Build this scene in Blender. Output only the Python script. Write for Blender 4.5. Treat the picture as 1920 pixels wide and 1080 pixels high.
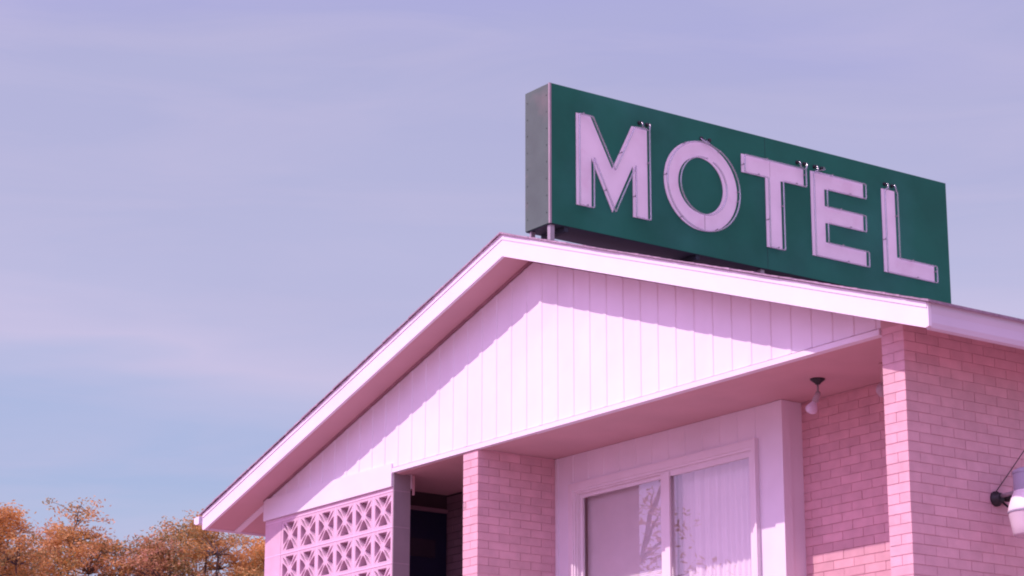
import bpy, bmesh, math, random
from mathutils import Vector, Matrix
random.seed(7)
S = bpy.context.scene
COL = S.collection
for o in list(bpy.data.objects):
    bpy.data.objects.remove(o)

# ---------------------------------------------------------------- camera
cam = bpy.data.cameras.new('camera')
cam.sensor_width = 36.0
cam.lens = 4494.286 / 1920 * 36
cam.clip_start = 0.1
cam.clip_end = 5000
camo = bpy.data.objects.new('camera', cam)
COL.objects.link(camo)
R_ = Vector((0.58458979, 0.81132785, 0.00137828))
U_ = Vector((0.21459267, -0.15625929, 0.96412293))
F_ = Vector((-0.78243515, 0.56332065, 0.26545259))
m = Matrix.Identity(4)
for i, v in enumerate((R_, U_, -F_)):
    for j in range(3):
        m[j][i] = v[j]
CAM = Vector((15.2, -11.103, 1.6))
m.translation = CAM
camo.matrix_world = m
S.camera = camo

# ---------------------------------------------------------------- light
SUN_A, SUN_B = 1.15, 0.30           # drop and sideways run of the light per metre of depth
to_sun = Vector((-SUN_B, -1.0, SUN_A)).normalized()
SUN_EL = math.asin(to_sun.z)
SUN_ROT = math.atan2(to_sun.x, to_sun.y)
w = bpy.data.worlds.new('World')
S.world = w
w.use_nodes = True
nt = w.node_tree
N, LK = nt.nodes, nt.links
bg = N['Background']
sky = N.new('ShaderNodeTexSky')
sky.sky_type = 'NISHITA'
sky.sun_disc = False
sky.sun_elevation = SUN_EL
sky.sun_rotation = SUN_ROT % (2 * math.pi)
sky.air_density = 1.0
sky.dust_density = 1.0
sky.ozone_density = 1.0
tint = N.new('ShaderNodeMix'); tint.data_type = 'RGBA'; tint.blend_type = 'MULTIPLY'
tint.inputs['Factor'].default_value = 1.0
SKY_TINT = (1.50, 0.90, 0.94, 1)
tint.inputs['B'].default_value = SKY_TINT
LK.new(sky.outputs['Color'], tint.inputs['A'])
tc = N.new('ShaderNodeTexCoord')
# thin high cloud: colour by height above the horizon, broken up by stretched noise
mp = N.new('ShaderNodeMapping')
mp.inputs['Rotation'].default_value = (math.radians(3), math.radians(5), math.radians(20))
mp.inputs['Scale'].default_value = (2.2, 2.2, 11.0)
nz = N.new('ShaderNodeTexNoise')
nz.inputs['Scale'].default_value = 1.6
nz.inputs['Detail'].default_value = 4
nz.inputs['Roughness'].default_value = 0.45
nz.inputs['Distortion'].default_value = 0.4
sep = N.new('ShaderNodeSeparateXYZ')
LK.new(tc.outputs['Generated'], sep.inputs[0])
wob = N.new('ShaderNodeMath'); wob.operation = 'MULTIPLY_ADD'
wob.inputs[1].default_value = 0.13; 
LK.new(tc.outputs['Generated'], mp.inputs['Vector'])
LK.new(mp.outputs['Vector'], nz.inputs['Vector'])
LK.new(nz.outputs['Fac'], wob.inputs[0]); LK.new(sep.outputs['Z'], wob.inputs[2])
off = N.new('ShaderNodeMath'); off.operation = 'SUBTRACT'; off.inputs[1].default_value = 0.065
LK.new(wob.outputs[0], off.inputs[0])
cr = N.new('ShaderNodeValToRGB')
STOPS = [(0.0, (.49,.53,.76)), (.150, (.43,.52,.75)), (.200, (.385,.49,.750)), (.226, (.40,.49,.755)), (.246, (.59,.555,.79)),
         (.262, (.51,.515,.76)), (.300, (.48,.49,.735)), (.350, (.450,.455,.720)), (.400, (.425,.425,.755)), (.60, (.95,.55,1.10)), (1.0, (1.0,.56,1.16))]
els = cr.color_ramp.elements
while len(els) < len(STOPS): els.new(.5)
for e_, (p_, c_) in zip(els, STOPS):
    e_.position = p_
for e_, (p_, c_) in zip(els, STOPS):
    e_.position = p_; e_.color = (c_[0], c_[1], c_[2], 1)
LK.new(off.outputs[0], cr.inputs['Fac'])
sc_ = N.new('ShaderNodeVectorMath'); sc_.operation = 'SCALE'; sc_.inputs['Scale'].default_value = 10.9
LK.new(cr.outputs['Color'], sc_.inputs[0])
mix = N.new('ShaderNodeMix'); mix.data_type = 'RGBA'; mix.inputs['Factor'].default_value = 0.80
LK.new(tint.outputs['Result'], mix.inputs['A'])
# rosy glow added around the unseen sun to lift light in the shade
dt_ = N.new('ShaderNodeVectorMath'); dt_.operation = 'DOT_PRODUCT'
dt_.inputs[1].default_value = tuple(to_sun)
LK.new(tc.outputs['Generated'], dt_.inputs[0])
sw_ = N.new('ShaderNodeMapRange'); sw_.interpolation_type = 'SMOOTHSTEP'
sw_.inputs['From Min'].default_value = 0.16; sw_.inputs['From Max'].default_value = 0.85
LK.new(dt_.outputs['Value'], sw_.inputs['Value'])
# faint streaks
mp2 = N.new('ShaderNodeMapping')
mp2.inputs['Rotation'].default_value = (math.radians(10), math.radians(-14), math.radians(30))
mp2.inputs['Scale'].default_value = (2.5, 2.5, 17.0)
nz2 = N.new('ShaderNodeTexNoise'); nz2.inputs['Scale'].default_value = 2.2; nz2.inputs['Detail'].default_value = 6
nz2.inputs['Roughness'].default_value = 0.55; nz2.inputs['Distortion'].default_value = 0.8
LK.new(tc.outputs['Generated'], mp2.inputs['Vector']); LK.new(mp2.outputs['Vector'], nz2.inputs['Vector'])
st_ = N.new('ShaderNodeMapRange')
st_.inputs['From Min'].default_value = 0.40; st_.inputs['From Max'].default_value = 0.72
LK.new(nz2.outputs['Fac'], st_.inputs['Value'])
stm = N.new('ShaderNodeMath'); stm.operation = 'MULTIPLY'; stm.inputs[1].default_value = 0.42
LK.new(st_.outputs['Result'], stm.inputs[0])
streak = N.new('ShaderNodeMix'); streak.data_type = 'RGBA'
streak.inputs['B'].default_value = (6.6, 6.0, 8.4, 1)
LK.new(stm.outputs[0], streak.inputs['Factor']); LK.new(sc_.outputs['Vector'], streak.inputs['A'])
sun_side = N.new('ShaderNodeMix'); sun_side.data_type = 'RGBA'
sun_side.inputs['B'].default_value = (17.0, 10.8, 23.0, 1)
LK.new(sw_.outputs['Result'], sun_side.inputs['Factor'])
LK.new(streak.outputs['Result'], sun_side.inputs['A'])
LK.new(sun_side.outputs['Result'], mix.inputs['B'])
LK.new(mix.outputs['Result'], bg.inputs['Color'])
bg.inputs['Strength'].default_value = 0.10

sl = bpy.data.lights.new('sun', 'SUN')
sl.energy = 4.0
sl.angle = math.radians(0.5)
sl.color = (1.0, 0.77, 0.80)
so = bpy.data.objects.new('sun', sl)
COL.objects.link(so)
so.rotation_euler = to_sun.to_track_quat('Z', 'Y').to_euler()
so.location = (-10, -30, 40)

S.view_settings.view_transform = 'Standard'
S.view_settings.look = 'None'
S.view_settings.exposure = 0.0
S.view_settings.gamma = 1.0
S.render.engine = 'CYCLES'
S.cycles.max_bounces = 8
S.cycles.diffuse_bounces = 5
S.cycles.transparent_max_bounces = 12
S.cycles.use_denoising = True
S.cycles.filter_width = 2.0

# ---------------------------------------------------------------- helpers
def hexc(c): return (c[0], c[1], c[2], 1.0)

def mat(name, col, rough=0.7, var=0.08, scale=6.0, bump=0.0, bscale=60.0, metal=0.0,
        island=0.0, col2=None, c2scale=2.0, c2lo=0.5, c2hi=0.7, stretch=None, spec=0.5):
    """procedural paint: base colour, soft noise variation, optional patches and bump"""
    m_ = bpy.data.materials.new(name)
    m_.use_nodes = True
    n, l = m_.node_tree.nodes, m_.node_tree.links
    b = n['Principled BSDF']
    b.inputs['Roughness'].default_value = rough
    b.inputs['Metallic'].default_value = metal
    b.inputs['Specular IOR Level'].default_value = spec
    t = n.new('ShaderNodeTexCoord')
    src = t.outputs['Object']
    if stretch:
        mpp = n.new('ShaderNodeMapping'); mpp.inputs['Scale'].default_value = stretch
        l.new(src, mpp.inputs['Vector']); src = mpp.outputs['Vector']
    no = n.new('ShaderNodeTexNoise')
    no.inputs['Scale'].default_value = scale; no.inputs['Detail'].default_value = 6
    l.new(src, no.inputs['Vector'])
    mr = n.new('ShaderNodeMapRange')
    mr.inputs['From Min'].default_value = 0.3; mr.inputs['From Max'].default_value = 0.7
    mr.inputs['To Min'].default_value = 1 - var; mr.inputs['To Max'].default_value = 1 + var
    l.new(no.outputs['Fac'], mr.inputs['Value'])
    val = mr.outputs['Result']
    if island:
        g = n.new('ShaderNodeNewGeometry')
        mr2 = n.new('ShaderNodeMapRange')
        mr2.inputs['To Min'].default_value = 1 - island; mr2.inputs['To Max'].default_value = 1 + island
        l.new(g.outputs['Random Per Island'], mr2.inputs['Value'])
        mu = n.new('ShaderNodeMath'); mu.operation = 'MULTIPLY'
        l.new(val, mu.inputs[0]); l.new(mr2.outputs['Result'], mu.inputs[1])
        val = mu.outputs['Value']
    base = n.new('ShaderNodeRGB'); base.outputs[0].default_value = hexc(col)
    bc = base.outputs[0]
    if col2:
        n2 = n.new('ShaderNodeTexNoise'); n2.inputs['Scale'].default_value = c2scale; n2.inputs['Detail'].default_value = 8
        l.new(src, n2.inputs['Vector'])
        mr3 = n.new('ShaderNodeMapRange')
        mr3.inputs['From Min'].default_value = c2lo; mr3.inputs['From Max'].default_value = c2hi
        l.new(n2.outputs['Fac'], mr3.inputs['Value'])
        mx = n.new('ShaderNodeMix'); mx.data_type = 'RGBA'
        mx.inputs['B'].default_value = hexc(col2)
        l.new(bc, mx.inputs['A']); l.new(mr3.outputs['Result'], mx.inputs['Factor'])
        bc = mx.outputs['Result']
    vm = n.new('ShaderNodeVectorMath'); vm.operation = 'SCALE'
    l.new(bc, vm.inputs[0]); l.new(val, vm.inputs['Scale'])
    l.new(vm.outputs['Vector'], b.inputs['Base Color'])
    if bump:
        n3 = n.new('ShaderNodeTexNoise'); n3.inputs['Scale'].default_value = bscale; n3.inputs['Detail'].default_value = 5
        l.new(t.outputs['Object'], n3.inputs['Vector'])
        bp = n.new('ShaderNodeBump'); bp.inputs['Strength'].default_value = bump; bp.inputs['Distance'].default_value = 0.004
        l.new(n3.outputs['Fac'], bp.inputs['Height']); l.new(bp.outputs['Normal'], b.inputs['Normal'])
    return m_

class MB:
    def __init__(s): s.v = []; s.f = []
    def add(s, vs, fs):
        k = len(s.v); s.v += [tuple(v) for v in vs]; s.f += [tuple(i + k for i in f) for f in fs]; return s
    def box(s, x0, x1, y0, y1, z0, z1):
        vs = [(x0,y0,z0),(x1,y0,z0),(x1,y1,z0),(x0,y1,z0),(x0,y0,z1),(x1,y0,z1),(x1,y1,z1),(x0,y1,z1)]
        return s.add(vs, [(3,2,1,0),(4,5,6,7),(0,1,5,4),(1,2,6,5),(2,3,7,6),(3,0,4,7)])
    def prism_y(s, poly, y0, y1):
        """poly: (x,z) counter-clockwise seen from -Y"""
        n = len(poly)
        vs = [(x, y0, z) for x, z in poly] + [(x, y1, z) for x, z in poly]
        fs = [tuple(range(n)), tuple(reversed(range(n, 2*n)))]
        fs += [(i, i+n, (i+1) % n + n, (i+1) % n) for i in range(n)]
        return s.add(vs, fs)
    def prism_x(s, poly, x0, x1):
        """poly: (y,z)"""
        n = len(poly)
        vs = [(x1, y, z) for y, z in poly] + [(x0, y, z) for y, z in poly]
        fs = [tuple(range(n)), tuple(reversed(range(n, 2*n)))]
        fs += [(i, i+n, (i+1) % n + n, (i+1) % n) for i in range(n)]
        return s.add(vs, fs)
    def tube(s, pts, r, n=8, cap=True):
        pts = [Vector(p) for p in pts]
        rs = r if isinstance(r, (list, tuple)) else [r] * len(pts)
        rings = []
        up = None
        for i, p in enumerate(pts):
            d = (pts[min(i+1, len(pts)-1)] - pts[max(i-1, 0)]).normalized()
            if up is None:
                up = d.orthogonal().normalized()
            up = (up - d * up.dot(d))
            up = up.normalized() if up.length > 1e-6 else d.orthogonal().normalized()
            q = d.cross(up)
            rings.append([p + (up * math.cos(2*math.pi*k/n) + q * math.sin(2*math.pi*k/n)) * rs[i] for k in range(n)])
        vs = [v for ring in rings for v in ring]
        fs = []
        for i in range(len(pts)-1):
            for k in range(n):
                a = i*n + k; b = i*n + (k+1) % n
                fs.append((a, b, b+n, a+n))
        if cap:
            fs.append(tuple(reversed(range(n)))); fs.append(tuple(range((len(pts)-1)*n, len(pts)*n)))
        return s.add(vs, fs)
    def lathe(s, prof, c, axis=(0,0,1), n=24):
        """prof: (r, h) along axis from point c"""
        ax = Vector(axis).normalized(); u = ax.orthogonal().normalized(); q = ax.cross(u); c = Vector(c)
        vs = []
        for r, h in prof:
            for k in range(n):
                t = 2*math.pi*k/n
                vs.append(c + ax*h + (u*math.cos(t) + q*math.sin(t)) * r)
        fs = []
        for i in range(len(prof)-1):
            for k in range(n):
                a = i*n + k; b = i*n + (k+1) % n
                fs.append((a, b, b+n, a+n))
        fs.append(tuple(reversed(range(n)))); fs.append(tuple(range((len(prof)-1)*n, len(prof)*n)))
        return s.add(vs, fs)
    def build(s, name, m_, parent=None, smooth=False, loc=None):
        me = bpy.data.meshes.new(name)
        me.from_pydata(s.v, [], s.f)
        me.validate()
        me.update()
        bm = bmesh.new(); bm.from_mesh(me)
        bmesh.ops.recalc_face_normals(bm, faces=bm.faces)
        bm.to_mesh(me); bm.free()
        me.materials.append(m_)
        if smooth:
            for p in me.polygons: p.use_smooth = True
        o = bpy.data.objects.new(name, me)
        COL.objects.link(o)
        if loc is not None:
            lv = Vector(loc)
            for v in me.vertices: v.co -= lv
            o.location = lv
        if parent is not None:
            o.parent = parent
            o.matrix_parent_inverse = Matrix.Translation(parent_loc(parent)).inverted()
        return o

def parent_loc(o):
    """world location of an unrotated chain"""
    v = Vector(o.location)
    p = o.parent
    if p is not None:
        v = parent_loc(p) + (Vector(o.location) + o.matrix_parent_inverse.translation)
    return v

def tag(o, label=None, cat=None, group=None, kind=None):
    if label: o['label'] = label
    if cat: o['category'] = cat
    if group: o['group'] = group
    if kind: o['kind'] = kind
    return o

def empty(name, loc, label, cat, group=None):
    o = bpy.data.objects.new(name, None)
    o.location = loc
    COL.objects.link(o)
    return tag(o, label, cat, group)

def fill2d(loops, y0, y1, plane='xz'):
    """filled 2D shape with holes, extruded between y0 and y1 (loops in (x,z)); returns verts, faces"""
    cu = bpy.data.curves.new('tmp', 'CURVE')
    cu.dimensions = '2D'; cu.fill_mode = 'BOTH'
    for lp in loops:
        sp = cu.splines.new('POLY'); sp.points.add(len(lp)-1)
        for i, (a, b) in enumerate(lp): sp.points[i].co = (a, b, 0, 1)
        sp.use_cyclic_u = True
    cu.extrude = abs(y1-y0)/2
    ob = bpy.data.objects.new('tmp', cu)
    COL.objects.link(ob)
    dg = bpy.context.evaluated_depsgraph_get(); dg.update()
    me = bpy.data.meshes.new_from_object(ob.evaluated_get(dg))
    mid = (y0+y1)/2
    if plane == 'xz': vs = [(v.co.x, mid - v.co.z, v.co.y) for v in me.vertices]
    else: vs = [(mid + v.co.z, v.co.x, v.co.y) for v in me.vertices]
    fs = [tuple(p.vertices) for p in me.polygons]
    bpy.data.objects.remove(ob); bpy.data.curves.remove(cu); bpy.data.meshes.remove(me)
    return vs, fs

# ---------------------------------------------------------------- materials
M = {}
M['white'] = mat('white_paint', (.80,.77,.85), .62, .03, 3, .15, 90, col2=(.74,.70,.77), c2scale=1.3, c2lo=.5, c2hi=.75)
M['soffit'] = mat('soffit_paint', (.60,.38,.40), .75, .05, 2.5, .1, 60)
M['brick'] = mat('painted_brick', (.67,.42,.465), .82, .08, 9, .5, 120, island=.07)
M['mortar'] = mat('pink_mortar', (.72,.46,.51), .9, .08, 20, .4, 160)
M['block'] = mat('pink_block', (.64,.45,.56), .88, .06, 8, .5, 140)
M['joint'] = mat('sunlit_block_joint', (.76,.56,.70), .85, .04, 12, .2, 140)  # paler than the block, painting in sun on the joint ledges
M['shingle'] = mat('asphalt_shingle', (.36,.27,.34), .95, .25, 30, .6, 200, island=.15)
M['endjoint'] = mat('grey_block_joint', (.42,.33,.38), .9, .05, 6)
M['jointshade'] = mat('joint_shade', (.36,.20,.24), .9, .2, 12)  # brown that paints the shadow line of the soffit joint
M['porchshade'] = mat('porch_shade_brick', (.64,.37,.41), .84, .08, 9, .5, 120, island=.08)  # pier brick made darker, porch shade put into the colour
M['shadebrick'] = mat('shaded_brick', (.20,.13,.16), .9, .1, 9, .4, 120, island=.1)  # brick darkened so its colour carries the shade of the entry
M['drip'] = mat('dark_drip_edge', (.10,.085,.11), .6, .05)
M['gutter'] = mat('gutter_paint', (.66,.62,.72), .42, .04, 2, .05, 20)
M['green'] = mat('green_enamel', (.012,.145,.085), .62, .16, 1.6, .06, 12, col2=(.026,.18,.125), c2scale=.9, c2lo=.45, c2hi=.7, spec=.22)
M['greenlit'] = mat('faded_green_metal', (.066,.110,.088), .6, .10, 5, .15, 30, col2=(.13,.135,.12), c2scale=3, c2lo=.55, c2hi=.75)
M['edge'] = mat('worn_edge_metal', (.34,.29,.31), .6, .1, 8)
M['under'] = mat('sign_underside', (.010,.020,.030), .7, .1, 4)  # sign green taken near black, underside shade put into the colour
M['letter'] = mat('letter_paint', (.86,.80,.84), .6, .04, 5, .1, 40, col2=(.78,.66,.72), c2scale=4, c2lo=.55, c2hi=.8)
M['tube'] = mat('unlit_neon_glass', (.74,.65,.75), .5, .05, 20)
M['black'] = mat('black_metal', (.02,.02,.025), .5, .1)
M['steel'] = mat('galvanised_steel', (.36,.33,.35), .5, .12, 12, metal=.35)
M['alu'] = mat('window_frame_paint', (.78,.72,.77), .5, .03, 5)
M['curtain'] = mat('curtain_fabric', (.79,.72,.76), .85, .03, 6)
M['blind'] = mat('blind_vinyl', (.86,.80,.84), .6, .03, 6)
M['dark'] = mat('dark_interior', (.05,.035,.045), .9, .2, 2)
M['navy'] = mat('dark_door', (.008,.014,.040), .35, .1, 3)
M['lampw'] = mat('white_enamel', (.85,.80,.84), .35, .02)
M['lampg'] = mat('lamp_housing_grey', (.38,.38,.48), .45, .06, 8)
M['bark'] = mat('bark', (.09,.07,.065), .9, .2, 6, .5, 30)

def glass_mat(name, tintc=(1,1,1,1), f0=.085, rough=0.0):
    g = bpy.data.materials.new(name); g.use_nodes = True
    n, l = g.node_tree.nodes, g.node_tree.links
    for x in list(n):
        if x.type != 'OUTPUT_MATERIAL': n.remove(x)
    out = [x for x in n if x.type == 'OUTPUT_MATERIAL'][0]
    tr = n.new('ShaderNodeBsdfTransparent'); tr.inputs['Color'].default_value = tintc
    gl = n.new('ShaderNodeBsdfGlossy'); gl.inputs['Roughness'].default_value = rough
    geo = n.new('ShaderNodeNewGeometry')
    dot = n.new('ShaderNodeVectorMath'); dot.operation = 'DOT_PRODUCT'
    l.new(geo.outputs['Incoming'], dot.inputs[0]); l.new(geo.outputs['Normal'], dot.inputs[1])
    ab = n.new('ShaderNodeMath'); ab.operation = 'ABSOLUTE'; l.new(dot.outputs['Value'], ab.inputs[0])
    iv = n.new('ShaderNodeMath'); iv.operation = 'SUBTRACT'; iv.inputs[0].default_value = 1.0; l.new(ab.outputs[0], iv.inputs[1])
    pw = n.new('ShaderNodeMath'); pw.operation = 'POWER'; pw.inputs[1].default_value = 5.0; l.new(iv.outputs[0], pw.inputs[0])
    fr = n.new('ShaderNodeMath'); fr.operation = 'MULTIPLY_ADD'; fr.inputs[1].default_value = 1-2*f0; fr.inputs[2].default_value = 2*f0
    l.new(pw.outputs[0], fr.inputs[0])
    nn = n.new('ShaderNodeTexNoise'); nn.inputs['Scale'].default_value = 1.5
    tcg = n.new('ShaderNodeTexCoord'); l.new(tcg.outputs['Object'], nn.inputs['Vector'])
    bp = n.new('ShaderNodeBump'); bp.inputs['Strength'].default_value = .05; bp.inputs['Distance'].default_value = .02
    l.new(nn.outputs['Fac'], bp.inputs['Height']); l.new(bp.outputs['Normal'], gl.inputs['Normal'])
    mx = n.new('ShaderNodeMixShader')
    l.new(fr.outputs[0], mx.inputs['Fac']); l.new(tr.outputs[0], mx.inputs[1]); l.new(gl.outputs[0], mx.inputs[2])
    l.new(mx.outputs[0], out.inputs['Surface'])
    return g
M['glass'] = glass_mat('window_glass')
M['tube'] = glass_mat('clear_neon_glass', (.84,.82,.88,1), .17, .2)
def refractor_mat():
    g = mat('ribbed_acrylic', (.84,.74,.82), .25, .03, 4)
    n = g.node_tree.nodes; b = n['Principled BSDF']
    b.inputs['Transmission Weight'].default_value = .25
    b.inputs['Subsurface Weight'].default_value = 0.0
    return g
M['acrylic'] = refractor_mat()

# ---------------------------------------------------------------- ground
def ground():
    g = mat('ground_concrete', (.32,.20,.20), .9, .12, .15, .3, 12, col2=(.27,.165,.165), c2scale=.05, c2lo=.4, c2hi=.6)
    mb = MB(); L_ = 2500
    mb.add([(-L_,-L_,0),(L_,-L_,0),(L_,L_,0),(-L_,L_,0)], [(0,1,2,3)])
    tag(mb.build('ground', g), kind='structure')
ground()

# ---------------------------------------------------------------- motel building
B = empty('motel_building', (0, 4, 0), 'pink brick motel with a white boarded gable, standing under the long green sign', 'building')
YF = -0.31
AX, AZT, AZB = 0.072, 7.165, 6.983
RX, RZT, RZB = 4.754, 5.582, 5.419
LX, LZT, LZB = -4.820, 5.572, 5.419
LEN = 12.0
def zb(x):       # fascia bottom line
    return AZB + (RZB-AZB)*(x-AX)/(RX-AX) if x > AX else AZB + (LZB-AZB)*(x-AX)/(LX-AX)
def zt(x):
    return AZT + (RZT-AZT)*(x-AX)/(RX-AX) if x > AX else AZT + (LZT-AZT)*(x-AX)/(LX-AX)

# rake boards (one each side) with a thin top strip
for sx, X, ZT, ZB in ((1, RX, RZT, RZB), (-1, LX, LZT, LZB)):
    mb = MB()
    mb.prism_y([(AX, AZB), (X - sx*.03, ZB-.0), (X, ZB+.008), (X, ZT), (AX, AZT)], YF, YF+.028)
    fa = mb.build('rake_board', M['white'], B)
    tag(fa, 'white rake board running down the %s slope of the gable' % ('right' if sx > 0 else 'left'))
    mb = MB()
    mb.prism_y([(AX, AZT-.042), (X - sx*.008, ZT-.036), (X - sx*.008, ZT+.002), (AX, AZT+.002)], YF-.006, YF-.0005)
    st = mb.build('rake_strip', M['white'], fa)

# roof deck, soffit lining, shingle courses
for sx, X, ZT, ZB in ((1, RX, RZT, RZB), (-1, LX, LZT, LZB)):
    mb = MB()
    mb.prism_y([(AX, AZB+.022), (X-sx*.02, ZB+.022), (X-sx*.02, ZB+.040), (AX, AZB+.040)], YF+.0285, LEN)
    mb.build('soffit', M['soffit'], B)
    mb = MB()
    mb.prism_y([(AX, AZT-.03), (X, ZT-.03), (X, ZT), (AX, AZT)], YF+.0285, LEN)
    rf = mb.build('roof', M['drip'], B)
    mb = MB()
    Lh = abs(X-AX); k = (ZT-AZT)/Lh
    n = 37
    ex = (Lh+.03)/n
    for i in range(n):
        d0, d1 = i*ex, (i+1)*ex          # from ridge to eave
        y0 = YF-.022 - random.uniform(0, .007)
        dd = d0-ex*.75 if i else d0
        za, zc = AZT + k*dd + .004, AZT + k*d1 + .004
        t_ = .011 + random.uniform(0, .005)
        vs = [(AX+sx*dd, y0, za), (AX+sx*d1, y0, zc), (AX+sx*d1, y0, zc+t_), (AX+sx*dd, y0, za+.006)]
        vs += [(v[0], LEN, v[2]) for v in vs]
        mb.add(vs, [(0,1,2,3),(4,5,6,7),(0,1,5,4),(1,2,6,5),(2,3,7,6),(3,0,4,7)])
    mb.build('shingles', M['shingle'], rf)
mb = MB()
for i in range(48):
    y0 = YF-.025 + i*.255
    mb.prism_y([(AX-.14, zt(AX-.14)+.008), (AX, AZT+.010), (AX+.14, zt(AX+.14)+.008),
                (AX+.14, zt(AX+.14)+.016+random.uniform(0,.003)), (AX, AZT+.018+random.uniform(0,.003)), (AX-.14, zt(AX-.14)+.016)], y0, y0+.245)
mb.build('ridge_cap', M['shingle'], B)

# drip edge metal on the rakes
mb = MB()
for sx, X, ZT in ((1, RX, RZT), (-1, LX, LZT)):
    mb.prism_y([(AX, AZT+.0025), (X+sx*.01, ZT+.0025), (X+sx*.01, ZT+.008), (AX, AZT+.008)], YF-.010, YF+.1)
mb.build('drip_edge', M['gutter'], B)

# side eaves: right fascia with shallow gutter, left fascia with a small box gutter
mb = MB()
prof = [(4.680,5.445),(4.716,5.410),(4.742,5.420),(4.752,5.452),(4.751,5.510),(4.757,5.550),(4.757,5.586),(4.680,5.586)]
mb.prism_y([(x,z) for x,z in prof], YF+.029, LEN)
g_ = mb.build('eave_gutter', M['gutter'], B)
tag(g_, 'lavender white gutter moulding along the right eave')
mb = MB(); mb.box(LX-.002, LX+.022, YF+.029, LEN, LZB+.005, LZT-.002)
mb.build('eave_board', M['white'], B)
mb = MB()
prof = [(-4.995,5.555),(-4.985,5.505),(-4.955,5.490),(-4.905,5.490),(-4.893,5.500),(-4.893,5.565),(-4.899,5.565),(-4.899,5.500),(-4.955,5.496),(-4.980,5.508),(-4.989,5.555)]
mb.prism_y(prof, YF+.01, LEN)
mb.prism_y([(-4.995,5.555),(-4.985,5.505),(-4.955,5.490),(-4.905,5.490),(-4.893,5.500),(-4.893,5.565)], YF, YF+.0095)
lg = mb.build('eave_gutter', M['white'], B)
tag(lg, 'small white gutter with a lit end cap on the left eave')
mb = MB()
for i in range(20):
    y = YF+.25+i*.6
    mb = MB(); mb.box(-4.892, -4.823, y, y+.025, 5.548, 5.556)
    mb.build('gutter_bracket', M['gutter'], lg)
# trim batten across the left eave soffit, in line with the gable
mb = MB()
for a, b in ((-4.795, -4.19),):
    mb.prism_y([(a, zb(a)+.004), (b, zb(b)+.004), (b, zb(b)+.0215), (a, zb(a)+.0215)], 0.02, 0.085)
mb.build('soffit_batten', M['white'], B)

# gable siding: boards with proud bevelled battens
XL, XR = -4.18, 4.012
HZ = 5.648
def top_z(x): return zb(x) + .022 - .022
mb = MB()
def gable_poly(x0, x1, zlo):
    pts = [(x0, zlo), (x1, zlo), (x1, top_z(x1))]
    if x0 < AX < x1: pts.append((AX, top_z(AX)))
    pts.append((x0, top_z(x0)))
    return pts
mb.prism_y(gable_poly(XL, -1.985, HZ), 0, .03)
mb.prism_y(gable_poly(-1.985, XR, 5.612), 0, .03)
k = -20
xs = [-0.008 + .2095*k for k in range(-19, 20)]
for xr in xs:
    if xr-.05 < XL+.02 or xr > XR-.02: continue
    zlo = HZ if xr < -1.99 else 5.612
    a, b, c, d = xr-.050, xr-.044, xr-.007, xr
    zt4 = [min(top_z(t) for t in (a, d)) for _ in range(4)]
    if zt4[0] - zlo < .02: continue
    P = [(a,0.0),(b,-.0065),(c,-.0065),(d,0.0)]
    vs = [(x,y,zlo) for x,y in P] + [(x,y,top_z(x)-.004) for x,y in P]
    mb.add(vs, [(0,1,5,4),(1,2,6,5),(2,3,7,6),(3,2,1,0),(4,5,6,7),(0,4,7,3)])
gs = mb.build('gable_siding', M['white'], B)
tag(gs, 'white vertical board siding filling the gable')
mb = MB()          # wall behind siding, closes the shadow gap at the soffit
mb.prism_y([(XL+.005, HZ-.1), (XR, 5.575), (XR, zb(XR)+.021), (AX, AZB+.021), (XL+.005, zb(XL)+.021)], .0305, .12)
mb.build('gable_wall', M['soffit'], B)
# dark strip standing in for the shadow line under the soffit
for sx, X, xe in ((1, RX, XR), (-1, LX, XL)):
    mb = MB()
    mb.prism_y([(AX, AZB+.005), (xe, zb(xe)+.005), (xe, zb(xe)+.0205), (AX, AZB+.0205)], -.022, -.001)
    mb.build('joint_shade_strip', M['jointshade'], B)
# bottom trim of the gable
mb = MB()
mb.box(-1.975, 4.008, -.018, .045, 5.562, 5.601)
mb.build('gable_trim', M['white'], B)
mb = MB(); mb.box(-1.985, 4.012, .005, .0295, 5.602, 5.6115)
mb.build('trim_gap', M['soffit'], B)
# header over the block screen
mb = MB()
mb.box(-4.18, -1.983, -.016, .20, 5.445, 5.6475)
hd = mb.build('header_board', M['white'], B)
tag(hd, 'flat white header board above the pierced block screen')
mb = MB(); mb.box(-1.9825, -1.968, .200, .218, 5.390, 5.5655)
mb.build('corner_strip', M['soffit'], B)

# porch ceiling
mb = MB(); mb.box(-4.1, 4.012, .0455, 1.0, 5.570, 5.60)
mb.build('porch_ceiling', M['soffit'], B)

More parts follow.
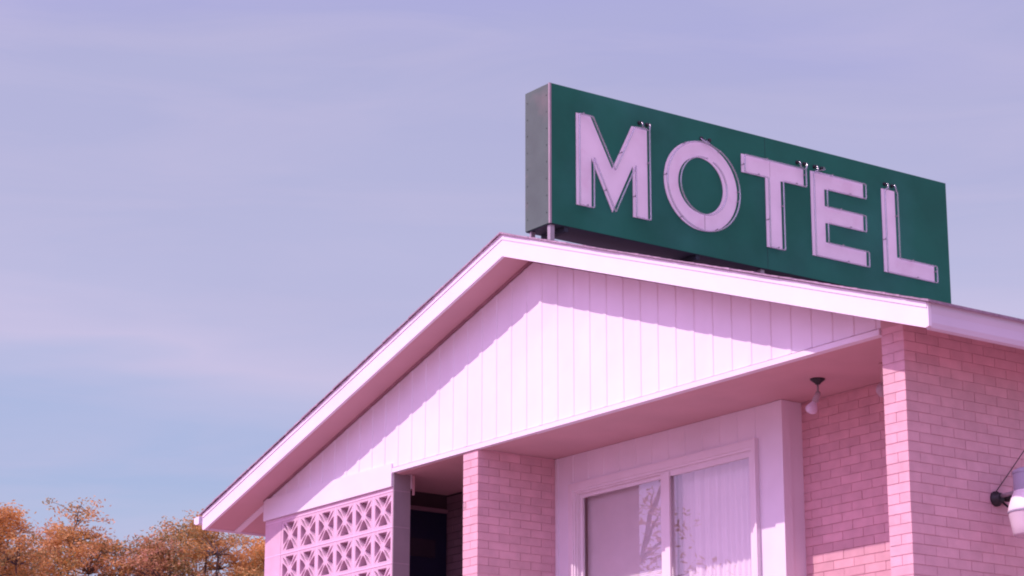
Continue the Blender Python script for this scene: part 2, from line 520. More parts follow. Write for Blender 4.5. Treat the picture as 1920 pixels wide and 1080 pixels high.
# brick walls ------------------------------------------------------------
CO, BL, BJ = .0677, .2150, .0052
def brickwall(mb, org, du, nrm, length, z0, z1, parity=0, half=None, thick=.05, par_end=None):
    """bricks proud of a mortar plane; org = (x,y) start on the face; du = direction along; nrm = outward normal"""
    k0 = math.floor((z0-4.2)/CO)
    k1 = math.ceil((z1-4.2)/CO)
    for k in range(k0, k1):
        za = max(4.2 + k*CO + BJ/2, z0); zc = min(4.2+(k+1)*CO-BJ/2, z1)
        if zc-za < .01: continue
        s = 0.0
        first = True
        while s < length-1e-4:
            L_ = BL
            if first and (k+parity) % 2: L_ = BL/2
            first = False
            e = min(s+L_, length)
            a = s + (BJ*.38 if s > 0 else -.0008); c = e - (BJ*.38 if e < length-1e-4 else -.0008)
            if c-a > .012:
                pr = .0014 + random.uniform(-.0007, .0009)
                dz = random.uniform(-.0008, .0008)
                p = [Vector((org[0]+du[0]*t, org[1]+du[1]*t, 0)) for t in (a, c)]
                nv = Vector((nrm[0], nrm[1], 0))
                q = [p[0]+nv*pr, p[1]+nv*pr, p[1]-nv*thick, p[0]-nv*thick]
                vs = [(v.x, v.y, za+dz) for v in q] + [(v.x, v.y, zc+dz) for v in q]
                mb.add(vs, [(0,1,5,4),(1,2,6,5),(3,0,4,7),(4,5,6,7),(3,2,1,0)])
            s = e
    return mb

# right side wall with its pier end
PX0, PX1 = 4.016, 4.219
mb = MB(); mb.box(PX0+.0045, PX1-.004, .004, LEN-.2, 0, 5.612)
sw = mb.build('side_wall', M['mortar'], B)
tag(sw, 'pink brick side wall in shade with a sunlit pier end')
mb = MB()
brickwall(mb, (PX0, 0.0), (1, 0), (0, -1), PX1-PX0, 0, 5.60, parity=0)
brickwall(mb, (PX1, 0.0), (0, 1), (1, 0), LEN-.2, 0, 5.612, parity=0)
brickwall(mb, (PX0, 1.0), (0, -1), (-1, 0), 1.0, 0, 5.555, parity=1)
mb.build('bricks', M['brick'], sw)
mb = MB(); mb.prism_y([(4.0125, 5.598), (PX1-.002, 5.6005), (PX1-.002, zb(PX1)+.021), (4.0125, zb(4.0125)+.021)], -.001, .10)
mb.build('pier_cap', M['soffit'], B)
# left wing wall (pier one)
QX0, QX1 = -.905, -.697
mb = MB(); mb.box(QX0+.004, QX1-.004, .004, 1.0, 0, 5.568)
ww = mb.build('wing_wall', M['mortar'], B)
tag(ww, 'narrow pink brick wing wall left of the big window')
mb = MB()
brickwall(mb, (QX0, 0.0), (1, 0), (0, -1), QX1-QX0, 0, 5.560, parity=1)
brickwall(mb, (QX1, 0.0), (0, 1), (1, 0), .80, 0, 5.560, parity=1)
brickwall(mb, (QX0, 1.0), (0, -1), (-1, 0), 1.0, 0, 5.560, parity=0)
mb.build('bricks', M['brick'], ww)
# brick wall behind the porch, right of the bay
mb = MB(); mb.box(2.05, PX0+.004, 1.004, 1.2, 0, 5.57)
bw = mb.build('porch_wall', M['porchshade'], B)
mb = MB(); brickwall(mb, (2.10, 1.0), (1, 0), (0, -1), PX0-2.10, 0, 5.566, parity=0)
mb.build('bricks', M['porchshade'], bw)
# brick wall in the entry, left of the wing wall
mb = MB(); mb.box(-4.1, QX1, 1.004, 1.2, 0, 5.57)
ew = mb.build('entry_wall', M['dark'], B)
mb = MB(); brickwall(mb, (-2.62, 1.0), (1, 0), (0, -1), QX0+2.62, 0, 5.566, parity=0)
mb.build('bricks', M['shadebrick'], ew)
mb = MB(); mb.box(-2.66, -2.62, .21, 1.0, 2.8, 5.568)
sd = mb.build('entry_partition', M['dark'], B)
mb = MB(); mb.box(-2.6195, -2.600, .23, .985, 2.85, 5.40)
dr = mb.build('entry_door', M['navy'], B)
tag(dr, 'dark entry door deep in the shade behind the block screen')
mb = MB(); mb.box(-2.5995, -2.592, .36, .86, 4.98, 5.14)
mb.build('door_reflection', mat('door_reflection_paint', (.022,.018,.032), .6, .2), dr)  # paler patch painted in for a reflection on the dark door
mb = MB(); mb.box(-2.5995, -2.575, .23, .985, 5.395, 5.43)
mb.build('door_head', M['shadebrick'], dr)
# left and rear shells
mb = MB(); mb.box(-4.16, -4.08, .215, LEN-.2, 0, 5.60)
mb.build('left_wall', M['brick'], B)
mb = MB(); mb.box(-4.08, 4.0, LEN-.25, LEN-.2, 0, 5.60)
mb.prism_y([(-4.6, 5.6), (4.6, 5.6), (AX, AZB)], LEN-.25, LEN-.2)
mb.build('rear_wall', M['brick'], B)
# balcony deck
mb = MB(); mb.box(-1.98, 4.015, .02, .79, 2.62, 2.78)
mb.build('balcony_deck', mat('grey_deck', (.14,.11,.12), .9, .1), B)

# window bay ---------------------------------------------------------------
BX0, BX1, BY = QX1+.003, 2.130, .80
WX0, WX1, WZ0, WZ1 = -.44, 1.805, 3.85, 5.262       # opening
mb = MB()
mb.box(BX0, WX0, BY, BY+.1, 0, 5.568); mb.box(WX1, BX1, BY, BY+.1, 0, 5.568)
mb.box(WX0, WX1, BY, BY+.1, WZ1, 5.568); mb.box(WX0, WX1, BY, BY+.1, 0, WZ0)
mb.box(BX1-.1, BX1, BY+.1, 1.0, 0, 5.568)
for xr in [1.419+.2075*i for i in range(-9, 3)]:
    if xr-.05 < BX0+.08 or xr > 1.98: continue
    zlo = 5.335 if xr < 1.87 else 3.9
    a, b, c, d = xr-.030, xr-.024, xr-.006, xr
    P = [(a,BY),(b,BY-.006),(c,BY-.006),(d,BY)]
    vs = [(x,y,zlo) for x,y in P] + [(x,y,5.566) for x,y in P]
    mb.add(vs, [(0,1,5,4),(1,2,6,5),(2,3,7,6),(3,2,1,0),(4,5,6,7),(0,4,7,3)])
bay = mb.build('window_bay', M['white'], B)
tag(bay, 'white boarded bay under the porch ceiling holding the sliding window')
mb = MB()
mb.box(2.040, BX1+.012, BY-.014, BY-.0005, 2.8, 5.566)
mb.box(BX1+.0005, BX1+.012, BY-.0004, BY+.07, 2.8, 5.566)
mb.build('corner_board', M['white'], bay)
mb = MB()
mb.box(BX0+.002, BX0+.035, BY-.012, BY-.0005, 2.8, 5.566)
mb.build('corner_board', M['white'], bay)

# sliding window: casing, frame, sashes, glass
win = None
mb = MB()
cx0, cx1, cz1, cz0 = -.500, 1.858, 5.320, 3.78
mb.box(cx0, WX0, BY-.022, BY-.001, cz0, cz1); mb.box(WX1, cx1, BY-.022, BY-.001, cz0, cz1)
mb.box(WX0, WX1, BY-.022, BY-.001, WZ1, cz1); mb.box(WX0, WX1, BY-.022, BY-.001, cz0, WZ0)
mb.box(cx1-.02, cx1+.0, BY-.040, BY-.0225, cz0, cz1)
win = mb.build('window', M['alu'], B)
tag(win, 'white framed sliding window with blinds in the left pane and curtains in the right')
def ring(mb, x0, x1, z0, z1, t, y0, y1):
    mb.box(x0, x0+t, y0, y1, z0, z1); mb.box(x1-t, x1, y0, y1, z0, z1)
    mb.box(x0+t, x1-t, y0, y1, z1-t, z1); mb.box(x0+t, x1-t, y0, y1, z0, z0+t)
mb = MB()
ring(mb, WX0, WX1, WZ0, WZ1, .020, BY-.012, BY+.075)
ring(mb, WX0+.0205, WX1-.0205, WZ0+.0205, WZ1-.0205, .012, BY+.004, BY+.060)
mb.build('frame', M['alu'], win)
mb = MB()
ring(mb, WX0+.033, .738, WZ0+.033, WZ1-.033, .030, BY+.034, BY+.056)
mb.box(.672, .7375, BY+.012, BY+.0335, WZ0+.033, WZ1-.033)
mb.build('sash', M['alu'], win)
mb = MB()
ring(mb, .742, WX1-.033, WZ0+.033, WZ1-.033, .034, BY+.006, BY+.030)
mb.box(.742, .800, BY-.008, BY+.0055, WZ0+.033, WZ1-.033)
mb.build('sash', M['alu'], win)
mb = MB(); mb.add([(WX0+.062,BY+.045,WZ0+.062),(.709,BY+.045,WZ0+.062),(.709,BY+.045,WZ1-.062),(WX0+.062,BY+.045,WZ1-.062)],[(0,1,2,3)])
mb.build('pane', M['glass'], win)
mb = MB(); mb.add([(.776,BY+.019,WZ0+.062),(WX1-.066,BY+.019,WZ0+.062),(WX1-.066,BY+.019,WZ1-.066),(.776,BY+.019,WZ1-.066)],[(0,1,2,3)])
mb.build('pane', M['glass'], win)
# room behind the window
mb = MB()
mb.box(-.60, 2.0, 3.6, 3.65, 2.8, 5.5); mb.box(-.64, -.60, BY+.101, 3.6, 2.8, 5.5); mb.box(2.0, 2.04, BY+.101, 3.6, 2.8, 5.5)
mb.box(-.60, 2.0, BY+.101, 3.6, 2.75, 2.8); mb.box(-.60, 2.0, BY+.101, 3.6, 5.5, 5.54)
mb.build('room', M['soffit'], B)

# blinds behind the left pane
mb = MB()
z = WZ0+.02
while z < WZ1+.0:
    x0, x1 = WX0+.03, .745
    mb.add([(x0, BY+.108, z), (x1, BY+.108, z), (x1, BY+.116, z+.0175), (x0, BY+.116, z+.0175),
            (x0, BY+.1085, z), (x1, BY+.1085, z), (x1, BY+.1165, z+.0175), (x0, BY+.1165, z+.0175)],
           [(0,1,2,3),(7,6,5,4),(0,4,5,1),(3,2,6,7),(0,3,7,4),(1,5,6,2)])
    z += .0150
bl = mb.build('window_blind', M['blind'], None)
tag(bl, 'closed mauve mini blind hanging behind the left window pane', 'blind')
# curtain behind the right pane
def curtain():
    mb = MB()
    x0, x1 = .46, 1.84
    n = 330
    vs = []
    for i in range(n+1):
        t = i/n; x = x0+(x1-x0)*t
        am = .6+.5*math.sin(x*7.3+1)
        ph = 2*math.pi*(x-x0)/.125 + 1.3*math.sin(x*5.1) + .7*math.sin(x*11)
        y = BY+.150 + .013*am*math.sin(ph) + .008*math.sin(ph*2+1+x*3) + .004*math.sin(x*37)
        vs.append((x, y))
    V = []
    for x, y in vs: V.append((x, y, WZ1+.04))
    for x, y in vs: V.append((x+.004*math.sin(x*30), y*1.0+.003*math.sin(x*21), 3.9))
    mb.add(V, [(i, i+1, n+2+i, n+1+i) for i in range(n)])
    o = mb.build('curtain', M['curtain'], None, smooth=True)
    return tag(o, 'pleated white curtain hanging behind the right window pane', 'curtain')
curtain()

# ---------------------------------------------------------------- pierced block screen
SCR = empty('block_screen', (-3.08, .11, 0), 'pink pierced concrete block screen wall under the white header board', 'wall')
PB = .3145
def star_block_mesh():
    s = PB - .008
    h = s/2
    loops = [[(-h,-h),(h,-h),(h,h),(-h,h)]]
    def arc(p, q, bul, n=5):
        (x0,y0),(x1,y1) = p, q
        nx, ny = -(y1-y0), (x1-x0)
        return [(x0+(x1-x0)*t + nx*bul*4*t*(1-t), y0+(y1-y0)*t + ny*bul*4*t*(1-t)) for t in [i/n for i in range(n)]]
    u = s
    for r in range(4):
        a = math.pi/2*r
        def rot(p): return (p[0]*math.cos(a)-p[1]*math.sin(a), p[0]*math.sin(a)+p[1]*math.cos(a))
        A_, B_, C_ = (-.235*u, .415*u), (.235*u, .415*u), (0, .105*u)
        tri = arc(B_, A_, 0.0) + arc(A_, C_, -.07) + arc(C_, B_, -.07)
        loops.append([rot(p) for p in tri])
        c0, c1 = (.072*u, .072*u), (.415*u, .415*u)
        lens = arc(c0, c1, .090, 7) + arc(c1, c0, .090, 7)
        loops.append([rot(p) for p in lens])
    return fill2d(loops, -.088, .088)
vs, fs = star_block_mesh()
ZJ = 5.410
YB0 = .004
proto = None
for r in range(16):
    for c in range(6):
        cx = -1.982 - PB*(c+.5); cz = ZJ - PB*(r+.5)
        if proto is None:
            mb = MB(); mb.add(vs, fs)
            o = mb.build('star_block', M['block'])
            proto = o
        else:
            o = proto.copy(); COL.objects.link(o)
        o.parent = SCR
        o.matrix_parent_inverse = Matrix.Translation(Vector(SCR.location)).inverted()
        o.location = (cx, YB0+.088+.002, cz)
mb = MB()
for r in range(17):
    zc = ZJ - PB*r
    mb.box(-4.165, -1.982-6*PB-.008, YB0, YB0+.18, max(zc-PB+.004,0), zc-.004)
mb.box(-4.165, -1.982, YB0, YB0+.18, ZJ+.004, 5.443)
mb.box(-4.165, -1.982, YB0, YB0+.18, 0.0, ZJ-16*PB-.004)
mb.build('solid_block', M['block'], SCR)
mb = MB()          # mortar joints, struck slightly proud
for r in range(17):
    zc = ZJ - PB*r
    mb.box(-4.163, -1.982, YB0-.0018, YB0+.178, zc-.0045, zc+.0045)
for c in range(0, 7):
    x = -1.982 - PB*c
    if c == 0: continue
    for r in range(16):
        mb.box(x-.0038, x+.0038, YB0+.002, YB0+.176, ZJ-PB*(r+1)+.0045, ZJ-PB*r-.0045)
mb.build('mortar_joint', M['joint'], SCR)
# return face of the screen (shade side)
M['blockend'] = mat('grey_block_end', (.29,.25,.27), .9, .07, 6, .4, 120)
mb = MB()
mb.box(-1.9815, -1.970, YB0+.001, YB0+.172, ZJ+.003, 5.5605)
for r in range(17):
    zc = ZJ - PB*r
    mb.box(-1.9815, -1.970, YB0+.001, YB0+.172, max(0, zc-PB+.003), zc-.003)
nface = len(mb.f)
for r in range(17):
    zc = ZJ - PB*r
    mb.box(-1.9815, -1.9708, YB0+.0015, YB0+.1715, zc-.0028, zc+.0028)
rt = mb.build('block_end', M['blockend'], SCR)
rt.data.materials.append(M['endjoint'])
for p in rt.data.polygons[nface:]: p.material_index = 1
tag(rt, 'shaded grey end face of the block screen')

# ---------------------------------------------------------------- sign
SX1, SX0, SY0, SY1, SZ0, SZ1 = .241, -.100, .05, 4.660, 7.288, 8.499
SG = empty('motel_sign', (.07, 2.3, 7.19), 'long dark green roof sign reading MOTEL in pale pink letters with unlit neon tubing', 'sign')
mb = MB(); mb.box(SX0, SX1, SY0, SY1, SZ0+.002, SZ1)
cab = mb.build('cabinet', M['green'], SG)
mb = MB(); mb.box(SX0+.001, SX1-.016, SY0-.004, SY0-.0003, SZ0+.003, SZ1-.002)
tag(mb.build('end_panel', M['greenlit'], cab), 'faded grey green end panel of the sign')
mb = MB()
mb.box(SX1-.0155, SX1+.002, SY0-.006, SY0+.012, SZ0, SZ1+.001)
mb.build('edge_trim', M['edge'], cab)
mb = MB(); mb.box(SX0+.003, SX1-.003, SY0+.003, SY1-.003, SZ0-.004, SZ0+.0015)
mb.build('underside', M['under'], cab)
mb = MB()    # panel seams and lips
for y in (2.408,):
    mb.box(SX1+.0003, SX1+.0010, y-.0015, y+.0015, SZ0+.004, SZ1-.004)
mb.build('seam', M['under'], cab)
mb = MB()
for z in [SZ0+.10+i*.145 for i in range(8)]:
    for x in (SX0+.03, SX1-.045):
        mb = MB(); mb.lathe([(.006,0),(.005,.004)], (x, SY0-.0042, z), (0,-1,0), 8)
        mb.build('rivet', M['greenlit'], cab)

def inset(poly, d):
    n = len(poly)
    A2 = sum(poly[i][0]*poly[(i+1)%n][1]-poly[(i+1)%n][0]*poly[i][1] for i in range(n))
    sgn = 1 if A2 > 0 else -1
    out = []
    for i in range(n):
        p0, p1, p2 = Vector(poly[i-1]), Vector(poly[i]), Vector(poly[(i+1) % n])
        d1 = (p1-p0).normalized(); d2 = (p2-p1).normalized()
        n1 = Vector((-d1.y, d1.x))*sgn; n2 = Vector((-d2.y, d2.x))*sgn
        bis = (n1+n2)
        if bis.length < 1e-5: out.append(tuple(p1)); continue
        bis.normalize()
        k = d/max(.35, bis.dot(n1))
        out.append(tuple(p1 + bis*k))
    return out
def ell(cy, cz, ry, rz, n=56, a0=0, a1=2*math.pi):
    return [(cy+ry*math.cos(a0+(a1-a0)*i/n), cz+rz*math.sin(a0+(a1-a0)*i/n)) for i in range(n)]
LET = {
 'M': [[(.315,8.290),(.462,8.290),(.690,7.868),(.905,8.292),(1.068,8.292),(1.068,7.492),(.911,7.492),(.911,7.940),(.690,7.492),(.470,7.925),(.470,7.492),(.315,7.492)]],
 'O': [ell(1.658,7.902,.408,.400), ell(1.656,7.906,.252,.252)],
 'T': [[(2.125,8.290),(2.852,8.290),(2.852,8.122),(2.577,8.122),(2.577,7.490),(2.400,7.490),(2.400,8.122),(2.125,8.122)]],
 'E': [[(2.938,8.290),(3.580,8.290),(3.580,8.146),(3.100,8.146),(3.100,7.988),(3.568,7.988),(3.568,7.832),(3.100,7.832),(3.100,7.652),(3.590,7.652),(3.590,7.506),(2.938,7.506)]],
 'L': [[(3.812,8.290),(3.978,8.290),(3.978,7.660),(4.448,7.660),(4.448,7.500),(3.812,7.500)]],
}
ELEC = {'M': [.990,1.072], 'O': [1.675,1.765], 'T': [2.785,2.866], 'E': [2.992,3.078], 'L': [3.858,3.952]}
for ch, loops in LET.items():
    vs_, fs_ = fill2d(loops, SX1+.0006, SX1+.0075, 'yz')
    mb = MB(); mb.add(vs_, fs_)
    lo = mb.build('letter', M['letter'], SG)
    tag(lo, 'pale pink letter %s of the sign' % ch)
    mb = MB()
    XT = SX1+.050
    for li, lp in enumerate(loops):
        if ch == 'O':
            q = ell(1.658,7.890,.405,.397, 64, math.radians(78), math.radians(78+350)) if li == 0 else ell(1.656,7.894,.257,.257, 64, math.radians(80), math.radians(80+350))
            pts = [(XT, a, b) for a, b in q]
            if li == 0: pts = [(XT-.035, ELEC['O'][0]+.03, 8.335)] + pts + [(XT-.035, ELEC['O'][0]-.02, 8.33)]
            mb.tube(pts, .0078, 8)
            continue
        q = [(a_, b_-.016) for a_, b_ in inset(lp, .003)]
        # densify, round corners, start at the electrodes
        pts = []
        n = len(q)
        for i in range(n):
            a = Vector(q[i]); b = Vector(q[(i+1) % n]); pr = Vector(q[i-1])
            r = .010
            u1 = (pr-a).normalized(); u2 = (b-a).normalized()
            pts += [a+u1*r, a+(u1+u2)*r*.28, a+u2*r]
        # open the loop on the top edge near the electrode
        e0, e1 = ELEC[ch]
        best = min(range(len(pts)), key=lambda i: (pts[i]-Vector((e1, 8.29))).length)
        pts = pts[best:] + pts[:best]
        P3 = [(XT-.038, e1, 8.338), (XT-.010, e1, 8.335), (XT, e1, 8.318)] + [(XT, p.x, p.y) for p in pts] + [(XT, e0, 8.290), (XT, e0, 8.318), (XT-.010, e0, 8.335), (XT-.038, e0, 8.338)]
        mb.tube(P3, .0078, 8)
    mb.build('neon_tube', M['tube'], lo, smooth=True)
    for ey in ELEC[ch]:
        mb = MB()
        mb.lathe([(.018,0),(.018,.006),(.015,.0065),(.015,.016),(.010,.020)], (SX1, ey-.0, 8.338), (1,0,0), 12)
        mb.build('electrode', M['black'], lo, smooth=False)
    lp = inset(loops[0], .003)
    step = max(1, len(lp)//6)
    for i in range(0, len(lp), step):
        a = Vector(lp[i]); b = Vector(lp[(i+1) % len(lp)])
        p = a*.62+b*.38
        mb = MB()
        mb.lathe([(.004,0),(.003,.030),(.008,.031),(.008,.038)], (SX1+.002, p.x, p.y), (1,0,0), 8)
        mb.build('tube_support', M['steel'], lo)
    mb = MB()
    if ch == 'O': mb.box(SX1+.0077, SX1+.0085, 1.690, 1.695, 7.512, 7.650)
    if ch == 'T': mb.box(SX1+.0077, SX1+.0082, 2.452, 2.455, 8.135, 8.285)
    if mb.v: mb.build('seam', M['edge'], lo)
# posts and brackets
for i, y in enumerate((.085, 2.36, 4.6)):
    for x in (SX0+.045, SX1-.040):
        mb = MB()
        zl = zt(x)+.02
        hw = .011 if x < AX else .020
        mb.box(x-hw, x+hw, y-.020, y-.014, zl, SZ0-.0045)
        mb.box(x+hw-.006, x+hw, y-.014, y+.022, zl, SZ0-.0045)
        mb.box(x-.045, x+.045, y-.04, y+.04, zl-.004, zl+.004)
        mb.build('post', M['steel'], SG)
mb = MB()
for y in (.20, 1.6, 3.15):
    mb = MB(); mb.box(SX0+.01, SX1-.01, y, y+.04, SZ0-.044, SZ0-.005)
    mb.build('cross_angle', M['under'], SG)

# ---------------------------------------------------------------- lamps
fx = Vector((2.79, .555, 5.569))
FL = empty('flood_lamp', fx, 'small ceiling spot lamp with a black cap and bare clear bulb, beside the window bay', 'lamp')
mb = MB(); mb.lathe([(.055,0),(.054,-.008),(.024,-.030),(.017,-.040)], fx, (0,0,1), 24)
mb.build('canopy', M['black'], FL, smooth=True)
mb = MB(); mb.tube([fx+Vector((0,0,-.04)), fx+Vector((0,0,-.105))], .008, 10)
mb.lathe([(.014,-.012),(.016,0),(.014,.012)], fx+Vector((0,0,-.105)), (0,1,0), 12)
mb.build('stem', M['steel'], FL, smooth=True)
ax = Vector((-.50, -.10, -.86)).normalized()
p0 = fx+Vector((.004,0,-.105))
mb = MB(); mb.lathe([(.012,0),(.021,.010),(.023,.040),(.026,.062),(.024,.066)], p0, ax, 18)
mb.build('socket', mat('socket_grey', (.42,.34,.37), .5, .1), FL, smooth=True)
mb = MB()
prof = [(.014,.060),(.020,.075),(.034,.095),(.044,.115),(.046,.130),(.040,.146),(.026,.157),(.008,.161)]
mb.lathe(prof, p0, ax, 24)
mb.build('bulb', M['lampw'] if False else mat('frosted_bulb', (.66,.56,.68), .10, .05, 20), FL, smooth=True)

c2 = Vector((3.412, .60, 5.569))
G2 = empty('globe_lamp', c2, 'frosted globe lamp on the porch ceiling half hidden behind the corner pier', 'lamp')
mb = MB(); mb.lathe([(.030,0),(.030,-.012),(.018,-.02),(.018,-.135)], c2, (0,0,1), 18)
mb.build('socket', M['soffit'], G2, smooth=True)
mb = MB()
mb.lathe([(max(.004, .056*math.sin(math.pi*i/12)), -.132-.056*(1-math.cos(math.pi*i/12))) for i in range(13)], c2, (0,0,1), 20)
mb.build('globe', mat('frosted_globe', (.42,.31,.34), .3, .05), G2, smooth=True)

# yard light on the side wall
yx = Vector((PX1+.004, .795, 4.505))
YL = empty('yard_light', yx, 'white yard light with ribbed bowl on a short arm from the brick side wall', 'lamp')
mb = MB()
mb.lathe([(.052,0),(.052,.014),(.038,.020),(.036,.050),(.028,.056)], yx, (1,0,0), 20)
mb.lathe([(.026,0),(.030,.01),(.030,.05),(.02,.06)], yx+Vector((.04,.045,.01)), (.3,1,0), 14)
mb.build('wall_box', M['black'], YL, smooth=True)
mb = MB()
mb.tube([yx+Vector((.05,0,.012)), yx+Vector((.12,0,.016)), yx+Vector((.23,0,.02))], .014, 12)
mb.build('arm', M['steel'], YL, smooth=True)
mb = MB()
mb.tube([yx+Vector((.03,.03,-.02)), yx+Vector((.06,.05,-.055)), yx+Vector((.10,.04,-.062)), yx+Vector((.135,.01,-.04)), yx+Vector((.14,-.005,.0))], .008, 8)
mb.build('wire', M['black'], YL, smooth=True)
hc = yx+Vector((.315, .0, -.048))
mb = MB()
mb.lathe([(.030,.215),(.085,.205),(.112,.190),(.116,.182),(.116,.170)], hc, (0,0,1), 32)
mb.lathe([(.112,.169),(.112,.045)], hc, (0,0,1), 32)
mb.build('housing', M['lampg'], YL, smooth=False)
mb = MB()
mb.lathe([(.080,.075),(.112,.055),(.132,.010),(.150,-.045),(.156,-.075),(.156,-.082),(.150,-.082)], hc, (0,0,1), 40)
mb.build('reflector', M['lampw'], YL, smooth=True)
mb = MB(); mb.lathe([(.159,-.083),(.159,-.090)], hc, (0,0,1), 40)
mb.build('band', M['lampg'], YL)
mb = MB()
n = 72
prof = [(.153,-.091),(.147,-.130),(.138,-.180),(.128,-.232),(.118,-.245),(.05,-.252),(.004,-.253)]
vs_ = []
for r, h in prof:
    for k in range(n):
        t = 2*math.pi*k/n; rr = r*(1 + (.012 if k % 2 else -.006))
        vs_.append((hc.x+rr*math.cos(t), hc.y+rr*math.sin(t), hc.z+h))
fs_ = []
for i in range(len(prof)-1):
    for k in range(n):
        a = i*n+k; b = i*n+(k+1) % n
        fs_.append((a, b, b+n, a+n))
mb.add(vs_, fs_)
mb.build('bowl', M['acrylic'], YL, smooth=True)

# feed cable from the eave down to the yard light
mb = MB()
pts = []
a = Vector((PX1+.020, .785, 4.55)); b = Vector((PX1+.020, 1.090, 4.93)); c = Vector((PX1+.2, 1.45, 5.43))
for i in range(13):
    t = i/12
    q = a*(1-t)**2 + (b+Vector((0,.02,-.04)))*2*t*(1-t) + c*t*t
    pts.append(q)
mb.tube(pts, .0032, 6)
tag(mb.build('cable', M['black'], None, smooth=True), 'thin dark cable running down the brick side wall to the yard light', 'cable')

# ---------------------------------------------------------------- trees
def leaf_mat(name, cols):
    g = bpy.data.materials.new(name); g.use_nodes = True
    n, l = g.node_tree.nodes, g.node_tree.links
    b = n['Principled BSDF']; b.inputs['Roughness'].default_value = .6
    geo = n.new('ShaderNodeNewGeometry')
    r = n.new('ShaderNodeValToRGB')
    els = r.color_ramp.elements
    while len(els) < len(cols): els.new(.5)
    for i, c in enumerate(cols):
        els[i].position = i/(len(cols)-1); els[i].color = hexc(c)
    t = n.new('ShaderNodeTexCoord')
    no = n.new('ShaderNodeTexNoise'); no.inputs['Scale'].default_value = .55; no.inputs['Detail'].default_value = 3
    l.new(t.outputs['Object'], no.inputs['Vector'])
    mr = n.new('ShaderNodeMapRange'); mr.inputs['From Min'].default_value = .35; mr.inputs['From Max'].default_value = .65
    l.new(no.outputs['Fac'], mr.inputs['Value'])
    mx = n.new('ShaderNodeMix'); mx.data_type = 'FLOAT'; mx.inputs['Factor'].default_value = .4
    l.new(mr.outputs['Result'], mx.inputs['A']); l.new(geo.outputs['Random Per Island'], mx.inputs['B'])
    l.new(mx.outputs['Result'], r.inputs['Fac'])
    l.new(r.outputs['Color'], b.inputs['Base Color'])
    tl = n.new('ShaderNodeBsdfTranslucent'); l.new(r.outputs['Color'], tl.inputs['Color'])
    ms = n.new('ShaderNodeMixShader'); ms.inputs['Fac'].default_value = .35
    out = [x for x in n if x.type == 'OUTPUT_MATERIAL'][0]
    l.new(b.outputs[0], ms.inputs[1]); l.new(tl.outputs[0], ms.inputs[2]); l.new(ms.outputs[0], out.inputs['Surface'])
    return g
OR = (.66,.35,.10); OR2 = (.52,.29,.11); GR = (.20,.19,.06); PK = (.56,.31,.20); YE = (.62,.34,.10)
OL = (.36,.27,.10)
LM = [leaf_mat('orange_leaves', [GR, OL, OR, OR2, PK]), leaf_mat('golden_leaves', [GR, OL, YE, OR, OR2]), leaf_mat('rust_leaves', [OL, GR, OR2, PK, OR])]

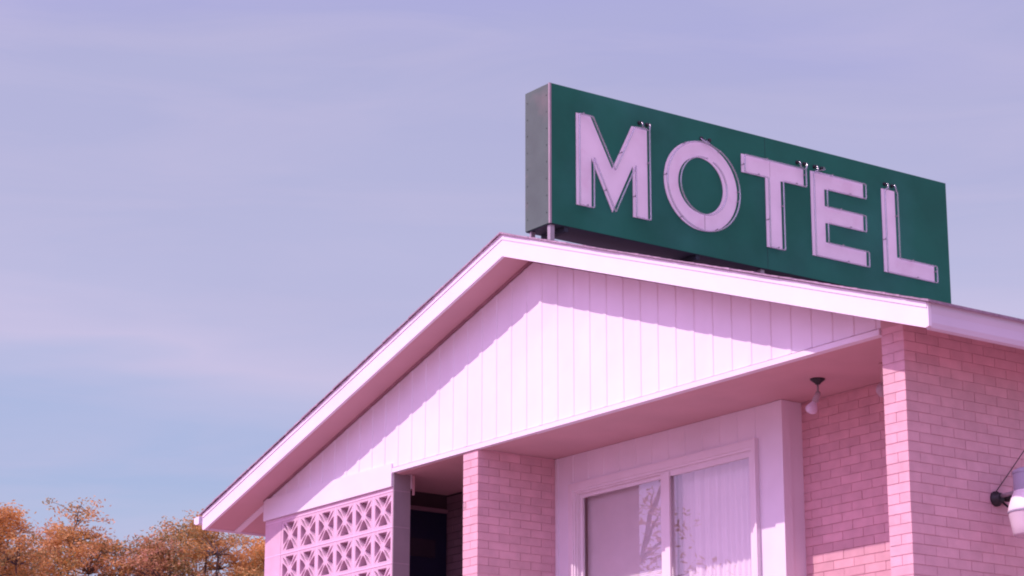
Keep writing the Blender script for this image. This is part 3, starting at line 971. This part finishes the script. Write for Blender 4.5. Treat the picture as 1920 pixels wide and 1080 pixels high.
def tree(name, base, top, crown_r, crown_z0, lm, seed, label, group, nclump=260, leaf=.165, per=100, lean=(0,0), dens_top=1.6, tuft=None):
    rnd = random.Random(seed)
    T = empty(name, (base[0], base[1], 0), label, 'tree', group)
    bx, by = base
    wood = MB(); lv = MB()
    H = top
    # trunk
    def path(a, b, wob, n=6):
        a = Vector(a); b = Vector(b); L_ = (b-a).length
        pts = [a]
        for i in range(1, n):
            t = i/n
            pts.append(a.lerp(b, t) + Vector((rnd.uniform(-1,1), rnd.uniform(-1,1), rnd.uniform(-.4,.4)))*wob*L_*math.sin(math.pi*t))
        return pts+[b]
    tp = path((bx, by, 0), (bx+lean[0], by+lean[1], H*.62), .02)
    wood.tube(tp, [.24-.10*i/6 for i in range(7)], 10)
    limbs = []
    for i in range(9):
        s = tp[3+i % 4]
        ang = i*2.4+rnd.uniform(-.4,.4)
        rr = crown_r*rnd.uniform(.3,.75)
        e = Vector((bx+lean[0]+rr*math.cos(ang), by+lean[1]+rr*math.sin(ang), rnd.uniform(H*.72, H*.93)))
        pp = path(s, e, .07); limbs.append(pp)
        wood.tube(pp, [.11*(1-i_/7.5) for i_ in range(7)], 7)
    pp = path(tp[-1], (bx+lean[0]+rnd.uniform(-.4,.4), by+lean[1], H*.97), .05); limbs.append(pp)
    wood.tube(pp, [.12*(1-i_/7.2) for i_ in range(7)], 7)
    joints = [p for l_ in limbs for p in l_[2:]]
    # leaf sprays at twig ends
    for c in range(nclump):
        hz = rnd.random()**(1/dens_top)
        z = crown_z0 + (H-crown_z0)*hz
        prof = math.sqrt(max(0.02, 1-((z-(crown_z0+(H-crown_z0)*.45))/((H-crown_z0)*.58))**2))
        ang = rnd.uniform(0, 2*math.pi); rr = crown_r*prof*math.sqrt(rnd.random())
        cpt = Vector((bx+lean[0]+rr*math.cos(ang), by+lean[1]+rr*math.sin(ang), z - rnd.random()**2*.5))
        j = min(joints, key=lambda q: (q-cpt).length + (0 if q.z < cpt.z else .8))
        tw = path(j, cpt, .06, 4)
        wood.tube(tw, [.028,.022,.016,.011,.006], 5, cap=False)
        cr_ = rnd.uniform(.24,.50)
        for k in range(int(per*rnd.uniform(.6,1.3))):
            u = Vector((rnd.gauss(0,1), rnd.gauss(0,1), rnd.gauss(0,.55)))*cr_*.62
            p = cpt+u
            ax_ = Vector((rnd.uniform(-1,1), rnd.uniform(-1,1), rnd.uniform(-.7,.7))).normalized()
            bx_ = ax_.orthogonal().normalized()
            bx_ = (bx_*math.cos(k)+ax_.cross(bx_)*math.sin(k))
            s1 = leaf*rnd.uniform(.5,1.1); s2 = s1*.36
            lv.add([p-ax_*s1*.5, p+bx_*s2*.5, p+ax_*s1*.5, p-bx_*s2*.5], [(0,1,2,3)])
    if tuft:
        tx, ty, tz = tuft
        st = min(joints, key=lambda q: (q-Vector((tx, ty, tz-1.2))).length)
        stem = path(st, (tx, ty, tz-.15), .05)
        wood.tube(stem, [.045,.038,.03,.024,.018,.012,.006], 5, cap=False)
        for c in range(15):
            cpt = Vector((tx+rnd.gauss(0,.42), ty+rnd.gauss(0,.42), tz-rnd.random()*1.15))
            wood.tube(path(stem[min(5, 2+c % 4)], cpt, .06, 4), [.014,.012,.01,.008,.005], 5, cap=False)
            for k in range(34):
                p = cpt + Vector((rnd.gauss(0,1), rnd.gauss(0,1), rnd.gauss(0,.6)))*.17
                ax_ = Vector((rnd.uniform(-1,1), rnd.uniform(-1,1), rnd.uniform(-.7,.7))).normalized()
                bx_ = ax_.orthogonal().normalized()
                s1 = leaf*rnd.uniform(.5,1.0); s2 = s1*.4
                lv.add([p-ax_*s1*.5, p+bx_*s2*.5, p+ax_*s1*.5, p-bx_*s2*.5], [(0,1,2,3)])
    wood.build('trunk', M['bark'], T)
    me = bpy.data.meshes.new('crown'); me.from_pydata(lv.v, [], lv.f); me.materials.append(lm)
    o = bpy.data.objects.new('crown', me); COL.objects.link(o); o.parent = T
    o.matrix_parent_inverse = Matrix.Translation(Vector(T.location)).inverted()
    return T
GRP = 'autumn trees behind the motel'
tree('autumn_tree', (-59.0, 20.9), 15.7, 2.4, 9.0, LM[1], 11, 'olive and orange autumn tree cut by the left edge of the picture', GRP)
tree('autumn_tree', (-61.2, 25.0), 15.75, 2.7, 9.5, LM[0], 12, 'orange autumn tree with a single tuft standing above its crown', GRP, tuft=(-61.2, 25.3, 16.95))
tree('autumn_tree', (-64.4, 22.8), 15.7, 2.8, 8.5, LM[1], 13, 'broad olive and orange autumn tree between the left edge tree and the tufted one', GRP)
tree('autumn_tree', (-60.0, 27.6), 15.4, 2.6, 8.5, LM[2], 14, 'rust coloured lower autumn tree right of the tufted one', GRP)
tree('autumn_tree', (-60.6, 29.8), 16.5, 2.9, 9.0, LM[0], 15, 'orange autumn tree rising just left of the gutter end', GRP)
tree('autumn_tree', (-63.5, 34.9), 16.3, 2.9, 9.0, LM[2], 16, 'rust autumn tree seen under the left eave beside the block screen', GRP)
tree('autumn_tree', (-58.5, 31.6), 15.6, 2.4, 8.5, LM[1], 17, 'golden autumn tree directly below the roof corner', GRP)
# tree in front of the motel, seen mirrored in the window
tree('offscreen_tree', (-12.2, -7.6), 9.2, 2.3, 5.0, LM[1], 31, 'thin leafed tree in front of the motel mirrored in the window', 'trees before the motel window', nclump=170, per=60, leaf=.12, dens_top=1.1)
for q, (x, y, t_) in enumerate(((-20, -24, 12.5), (-9, -27, 13.0), (4, -25, 12.0), (12, -30, 13.5))):  # unseen trees added to hold low sky light off the porch
    tree('offscreen_tree', (x, y), t_, 4.6, 2.5, LM[1], 41+q, 'unseen olive tree added across the street to block low sky', 'unseen trees added to block low sky', nclump=210, per=34, leaf=.42, dens_top=1.0)
